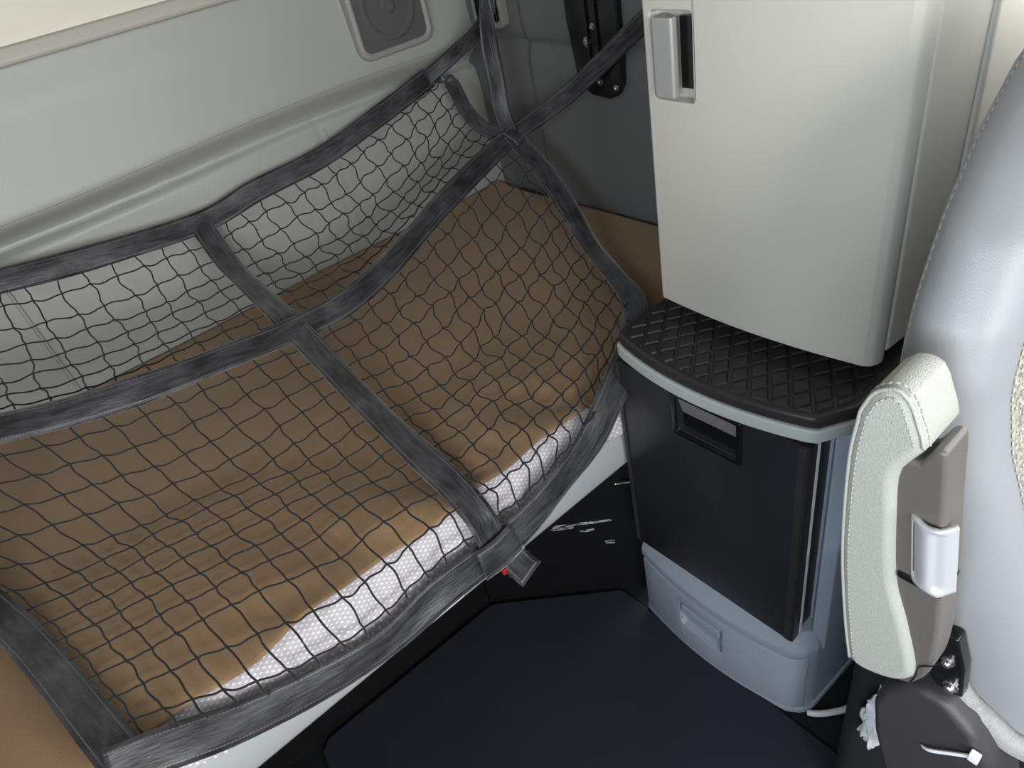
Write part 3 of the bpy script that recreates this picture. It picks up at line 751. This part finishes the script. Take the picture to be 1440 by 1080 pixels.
tag(blob('stuffing_tuft', (0.535, 0.150, 0.385), (0.014, 0.016, 0.062), 'fluff', 5, 0.16), 'ragged white stuffing poking out beside the seat hinge cover', 'stuffing')
ho = tube('white_hose', crom([(0.663, 0.302, 0.008), (0.669, 0.291, 0.010), (0.686, 0.275, 0.010), (0.714, 0.256, 0.010), (0.74, 0.247, 0.010), (0.79, 0.245, 0.010)], 40), 0.0062, 'whiteplastic', None, 10)
tag(ho, 'thin white hose curving over the floor behind the cabinet foot', 'hose')
rd = tube('steel_rod', [(0.640, 0.735, 0.376), (0.70, 0.735, 0.335), (0.74, 0.735, 0.312)], 0.0022, 'chrome', None, 8)
tag(rd, 'thin steel rod under the bunk rail beside the fridge', 'rod')

# ================================================================ bunk restraint net
net = thing('bunk_net', 'black webbing and cord safety net slung loosely over the bunk', 'net', (0.35, 1.1, 0.65))
rear = [(-0.44, 1.56, 1.055), (-0.233, 1.58, 1.003), (-0.078, 1.60, 0.961), (0.085, 1.61, 0.931), (0.319, 1.62, 0.905), (0.459, 1.62, 0.921), (0.635, 1.62, 0.932), (0.815, 1.62, 0.968), (0.996, 1.62, 1.010)]
rtail = [(0.985, 1.622, 1.008), (1.048, 1.56, 1.054), (1.061, 1.47, 1.101), (1.067, 1.42, 1.145), (1.074, 1.42, 1.215)]
vert = [(1.150, 1.45, 2.14), (1.115, 1.425, 1.78), (1.080, 1.405, 1.42), (1.066, 1.40, 1.30), (1.057, 1.40, 1.22), (1.047, 1.40, 1.142), (1.034, 1.392, 1.071), (1.030, 1.388, 1.009), (1.026, 1.385, 0.929), (1.038, 1.382, 0.872)]
mid = [(-0.46, 1.21, 0.955), (-0.302, 1.20, 0.907), (-0.179, 1.20, 0.870), (-0.088, 1.20, 0.841), (0.019, 1.20, 0.817), (0.181, 1.20, 0.794), (0.301, 1.20, 0.779), (0.404, 1.20, 0.776), (0.529, 1.23, 0.786), (0.737, 1.29, 0.829), (0.917, 1.35, 0.853), (1.043, 1.38, 0.870)]
toend = [(1.030, 1.395, 0.862), (1.112, 1.26, 0.943), (1.155, 1.165, 1.013), (1.170, 1.10, 1.060), (1.172, 1.06, 1.086), (1.174, 0.99, 1.13)]
rgt = [(1.043, 1.38, 0.870), (1.015, 1.24, 0.797), (0.979, 1.14, 0.746), (0.939, 1.04, 0.700), (0.893, 0.93, 0.682), (0.850, 0.84, 0.680), (0.775, 0.765, 0.684), (0.72, 0.725, 0.684)]
rr = [(0.996, 1.62, 1.010), (1.040, 1.60, 0.984), (1.022, 1.53, 0.925), (1.010, 1.45, 0.889), (1.036, 1.39, 0.870)]
cross = [(0.312, 1.632, 0.898), (0.307, 1.521, 0.832), (0.305, 1.397, 0.808), (0.303, 1.215, 0.776), (0.303, 1.099, 0.740), (0.303, 0.946, 0.692), (0.303, 0.807, 0.668), (0.303, 0.725, 0.654), (0.303, 0.668, 0.620), (0.303, 0.652, 0.570)]
left = [(-0.46, 1.21, 0.955), (-0.405, 1.19, 0.82), (-0.345, 1.13, 0.69), (-0.315, 1.05, 0.658), (-0.291, 0.963, 0.655), (-0.269, 0.869, 0.655), (-0.246, 0.762, 0.657), (-0.231, 0.690, 0.652)]
front = [(-0.250, 0.692, 0.656), (-0.189, 0.678, 0.640), (-0.115, 0.672, 0.602), (-0.017, 0.668, 0.565), (0.093, 0.662, 0.546), (0.202, 0.658, 0.562), (0.300, 0.656, 0.562), (0.378, 0.656, 0.570), (0.451, 0.660, 0.589), (0.528, 0.665, 0.614), (0.583, 0.672, 0.649), (0.650, 0.692, 0.678), (0.72, 0.722, 0.686)]

def ribbon(name, pts, wd, width, parent=net, n=90, thick=0.0016, wob=0.0, seed=0, m='strap'):
    """webbing: pts centre line, wd list of width directions along it"""
    P = crom(pts, n); wa = np.array(list(wd) * 2 if len(wd) == 1 else wd, float); Wd = np.stack([np.interp(np.linspace(0, 1, n), np.linspace(0, 1, len(wa)), wa[:, k]) for k in range(3)], 1)
    T = np.gradient(P, axis=0); T /= np.linalg.norm(T, axis=1)[:, None]
    Wd = Wd - T * (Wd * T).sum(1)[:, None]; Wd /= np.linalg.norm(Wd, axis=1)[:, None]
    Nn = np.cross(T, Wd)
    s = np.r_[0, np.cumsum(np.linalg.norm(np.diff(P, axis=0), axis=1))]
    K = 6; V, UV = [], []
    rnd = random.Random(seed); ph = rnd.uniform(0, 6)
    for side in (1, -1):
        for i in range(n):
            for k in range(K + 1):
                a = k / K - 0.5
                off = wob * (math.sin(14 * s[i] + ph) * a * 2 + 0.35 * math.sin(33 * s[i] + 2 * ph + 3 * a)) + 0.0035 * (1 - (2 * a) ** 2) * math.sin(9 * s[i] + ph)
                V.append(P[i] + Wd[i] * width * a + Nn[i] * (off + side * thick / 2)); UV.append((s[i], k / K))
    F = []; B = n * (K + 1)
    for i in range(n - 1):
        for k in range(K):
            q = (i * (K + 1) + k, i * (K + 1) + k + 1, (i + 1) * (K + 1) + k + 1, (i + 1) * (K + 1) + k)
            F.append(q); F.append(tuple(B + t for t in reversed(q)))
        for k in (0, K):
            F.append((i * (K + 1) + k, (i + 1) * (K + 1) + k, B + (i + 1) * (K + 1) + k, B + i * (K + 1) + k))
    for i in (0, n - 1):
        for k in range(K): F.append((i * (K + 1) + k, i * (K + 1) + k + 1, B + i * (K + 1) + k + 1, B + i * (K + 1) + k))
    return from_py(name, V, F, m, parent, True, UV)

SW = 0.049
ribbon('rear_strap', rear, [(0, -0.45, -0.9)], SW, wob=0.003, seed=1, n=120)
ribbon('corner_strap', rtail, [(0.0, -0.4, -0.9), (0.3, -0.5, -0.8), (0.6, -0.5, -0.3), (0.7, -0.6, 0.1)], 0.036, wob=0.002, seed=2, n=50)
ribbon('hanging_strap', vert, [(0.78, -0.6, 0)] * 6 + [(0.75, 0.45, 0), (0.78, -0.55, 0), (0.78, -0.6, 0)], 0.042, wob=0.004, seed=3, n=180)
box('strap_anchor', (1.160, 0.965, 1.112), (1.205, 1.012, 1.152), 'glossblack', net, 0.006)
ribbon('middle_strap', mid, [(0, -0.75, -0.66)], SW * 1.06, wob=0.004, seed=4, n=140)
ribbon('end_wall_strap', toend, [(-0.16, 0.44, 0.78)], 0.042, wob=0.001, seed=5, n=50)
ribbon('right_strap', rgt, [(0.9, -0.25, 0.1), (0.9, -0.3, -0.1), (0.9, -0.35, -0.1), (0.7, -0.6, -0.1)], SW, wob=0.004, seed=6, n=90)
ribbon('rear_corner_strap', rr, [(0.3, -0.6, -0.7), (0.8, -0.3, 0.3), (0.75, -0.3, 0.45), (0.6, -0.5, 0.4)], 0.036, wob=0.002, seed=7, n=50)
ribbon('cross_strap', [(p[0], p[1] - 0.002, p[2] + 0.004) for p in cross], [(1, 0.1, 0)], SW, wob=0.003, seed=8, n=110)
ribbon('left_strap', [(p[0], p[1], p[2] + 0.003) for p in left], [(1, 0.1, -0.1)], SW * 1.05, wob=0.003, seed=9, n=90)
ribbon('front_strap', [(p[0], p[1] - 0.006, p[2]) for p in front], [(0, -0.62, -0.78), (0, -0.5, -0.86), (0, -0.35, -0.93), (0, -0.3, -0.95), (0, -0.35, -0.93), (0.1, -0.55, -0.8), (0.4, -0.7, -0.4)], SW * 1.04, wob=0.004, seed=10, n=150)
# reinforcing patch where cross strap and front strap meet
ribbon('corner_patch', [(0.266, 0.6395, 0.567), (0.303, 0.6375, 0.566), (0.340, 0.6395, 0.570)], [(0, -0.28, -0.95)], SW * 1.1, n=14, wob=0.0)
ribbon('corner_patch', [(1.02, 1.366, 0.870), (1.043, 1.372, 0.878), (1.065, 1.38, 0.884)], [(0.35, -0.6, -0.65)], SW * 1.05, n=12, wob=0.0)

def arc(P):   # evenly spaced curve with interpolation
    Q = crom(P, 240)
    def f(t):
        k = min(max(t, 0), 1) * 239; i = min(int(k), 238); return Q[i] + (Q[i + 1] - Q[i]) * (k - i)
    return f
def sub(P, a, b):
    """part of a curve between the points nearest to a and b"""
    Q = crom(P, 400)
    ia = int(np.argmin(((Q - np.array(a)) ** 2).sum(1))); ib = int(np.argmin(((Q - np.array(b)) ** 2).sum(1)))
    R = Q[ia:ib + 1] if ib > ia else Q[ib:ia + 1][::-1]
    return [tuple(p) for p in R[::max(1, len(R) // 24)]] + [tuple(R[-1])]

def clear_bed(p):
    """cords rest on the blanket and hang in front of the mattress"""
    x, y, z = p
    zb = max(0.648, 0.655 + (wrinkle(x, y) if y < 1.66 else 0.0))
    if y > 0.668 and z < zb:
        if y > 0.80: z = zb
        else:                                   # push outwards from inside the mattress edge
            dy, dz = y - 0.80, z - 0.50
            t = min(-0.132 / dy if dy < -1e-4 else 1e9, (zb - 0.50) / dz if dz > 1e-4 else 1e9)
            y, z = 0.80 + dy * t, 0.50 + dz * t
    return np.array((x, y, z))

def panel(name, A, B, Lf, Rt, nc, nr, amp, sag, seed, bowamp=0.006, shear=0.0):
    """net panel between four boundary curves; A,B run left to right, Lf,Rt run from A to B"""
    rnd = random.Random(seed)
    A, B, Lf, Rt = arc(A), arc(B), arc(Lf), arc(Rt)
    c00, c10, c01, c11 = A(0), A(1), B(0), B(1)
    def Sf(u, v):
        p = (1 - v) * A(u) + v * B(u) + (1 - u) * Lf(v) + u * Rt(v) - ((1 - u) * (1 - v) * c00 + u * (1 - v) * c10 + (1 - u) * v * c01 + u * v * c11)
        s = math.sin(math.pi * u) * math.sin(math.pi * v)
        p = p + np.array((0, 0, -sag * s))
        return p
    G = {}
    f1, f2 = rnd.uniform(0, 6), rnd.uniform(0, 6)
    for i in range(nc + 1):
        for j in range(nr + 1):
            u, v = i / nc, j / nr
            inside = min(1, 4 * min(u, 1 - u)) * min(1, 4 * min(v, 1 - v))
            du = amp * inside * (0.5 * math.sin(0.9 * i + 0.5 * j + f1) + 0.5 * rnd.uniform(-1, 1)) / nc
            dv = amp * inside * (0.5 * math.sin(0.6 * i - 0.8 * j + f2) + 0.5 * rnd.uniform(-1, 1)) / nr
            if shear and 0 < j < nr and 0 < i < nc: du += shear * (0.5 if j % 2 else -0.5) * inside / nc
            G[i, j] = Sf(min(1, max(0, u + du)), min(1, max(0, v + dv)))
    V, F = [], []
    def cordline(keys, other):
        P = []
        for a, b in zip(keys[:-1], keys[1:]):
            pa, pb = G[a], G[b]
            cell = np.linalg.norm(pb - pa)
            o = other(a); q = o / (np.linalg.norm(o) + 1e-9)
            am = bowamp * rnd.uniform(0.3, 1.0) * (1 if (a[0] + a[1]) % 2 else -1) * min(1.3, cell / 0.045)
            for t in (0, 0.25, 0.5, 0.75):
                P.append(pa + (pb - pa) * t + q * am * math.sin(2 * math.pi * t) * 0.55 + q * am * 0.5 * math.sin(math.pi * t) + np.array((0, 0, -0.003)) * math.sin(math.pi * t))
        P.append(G[keys[-1]])
        P = crom(P, len(P) * 2)
        sl = np.r_[0, np.cumsum(np.linalg.norm(np.diff(P, axis=0), axis=1))]
        P = P[(sl > 0.018) & (sl < sl[-1] - 0.018)]
        if len(P) < 4: return
        tube_geo(V, F, np.array([clear_bed(p) for p in P]), 0.0016, 5)
    for i in range(1, nc):
        cordline([(i, j) for j in range(nr + 1)], lambda a: G[min(a[0] + 1, nc), a[1]] - G[max(a[0] - 1, 0), a[1]])
    for j in range(1, nr):
        cordline([(i, j) for i in range(nc + 1)], lambda a: G[a[0], min(a[1] + 1, nr)] - G[a[0], max(a[1] - 1, 0)])
    # knots
    for i in range(1, nc):
        for j in range(1, nr):
            p = clear_bed(G[i, j]); r = 0.0034; b = len(V)
            for d in ((r, 0, 0), (-r, 0, 0), (0, r, 0), (0, -r, 0), (0, 0, r), (0, 0, -r)): V.append(p + np.array(d))
            for q in ((0, 2, 4), (2, 1, 4), (1, 3, 4), (3, 0, 4), (2, 0, 5), (1, 2, 5), (3, 1, 5), (0, 3, 5)): F.append(tuple(b + t for t in q))
    o = from_py(name, V, F, 'cord', net, True); o['kind'] = 'stuff'
    return o

jR, jM, jF = (0.315, 1.62, 0.905), (0.303, 1.20, 0.778), (0.300, 0.656, 0.562)
K = (1.036, 1.378, 0.868)
RL, RRt = rear[0], rear[-1]
FLc, FRc = (-0.231, 0.690, 0.652), front[-1]
lr_l = [RL, (-0.45, 1.40, 0.985), mid[0]]
panel('netting', sub(rear, RL, jR), sub(mid, mid[0], jM), lr_l, sub(cross, jR, jM), 15, 9, 0.22, 0.03, 11, 0.005)
panel('netting', sub(rear, jR, RRt), sub(mid, jM, K), sub(cross, jR, jM), rr, 15, 9, 0.25, 0.05, 12, 0.007, 0.15)
panel('netting', sub(mid, mid[0], jM), sub(front, FLc, jF), left, sub(cross, jM, jF), 15, 14, 0.15, 0.02, 13, 0.0035)
panel('netting', sub(mid, jM, K), sub(front, jF, FRc), sub(cross, jM, jF), rgt, 15, 14, 0.28, 0.03, 14, 0.0065, 0.15)

# strap end with release buckle below the junction
ribbon('strap_tab', [(0.316, 0.648, 0.556), (0.321, 0.637, 0.536), (0.327, 0.628, 0.518), (0.333, 0.622, 0.501)], [(0.91, 0.02, 0.41)], 0.048, n=24, thick=0.004)
ax = np.array((0.91, 0.02, 0.41)); ax /= np.linalg.norm(ax); c0 = np.array((0.334, 0.624, 0.499))
rl = tube('rolled_end', [c0 + ax * t for t in np.linspace(-0.0245, 0.0245, 9)], 0.0068, 'strap', net, 12)
tube('buckle_bar', [c0 + np.array((-0.003, 0.012, 0.012)) + ax * t for t in np.linspace(-0.028, 0.026, 7)], 0.004, 'glossblack', net, 8)
box('release_tab', (0.2955, 0.633, 0.519), (0.3025, 0.639, 0.530), 'red', net, 0.001)
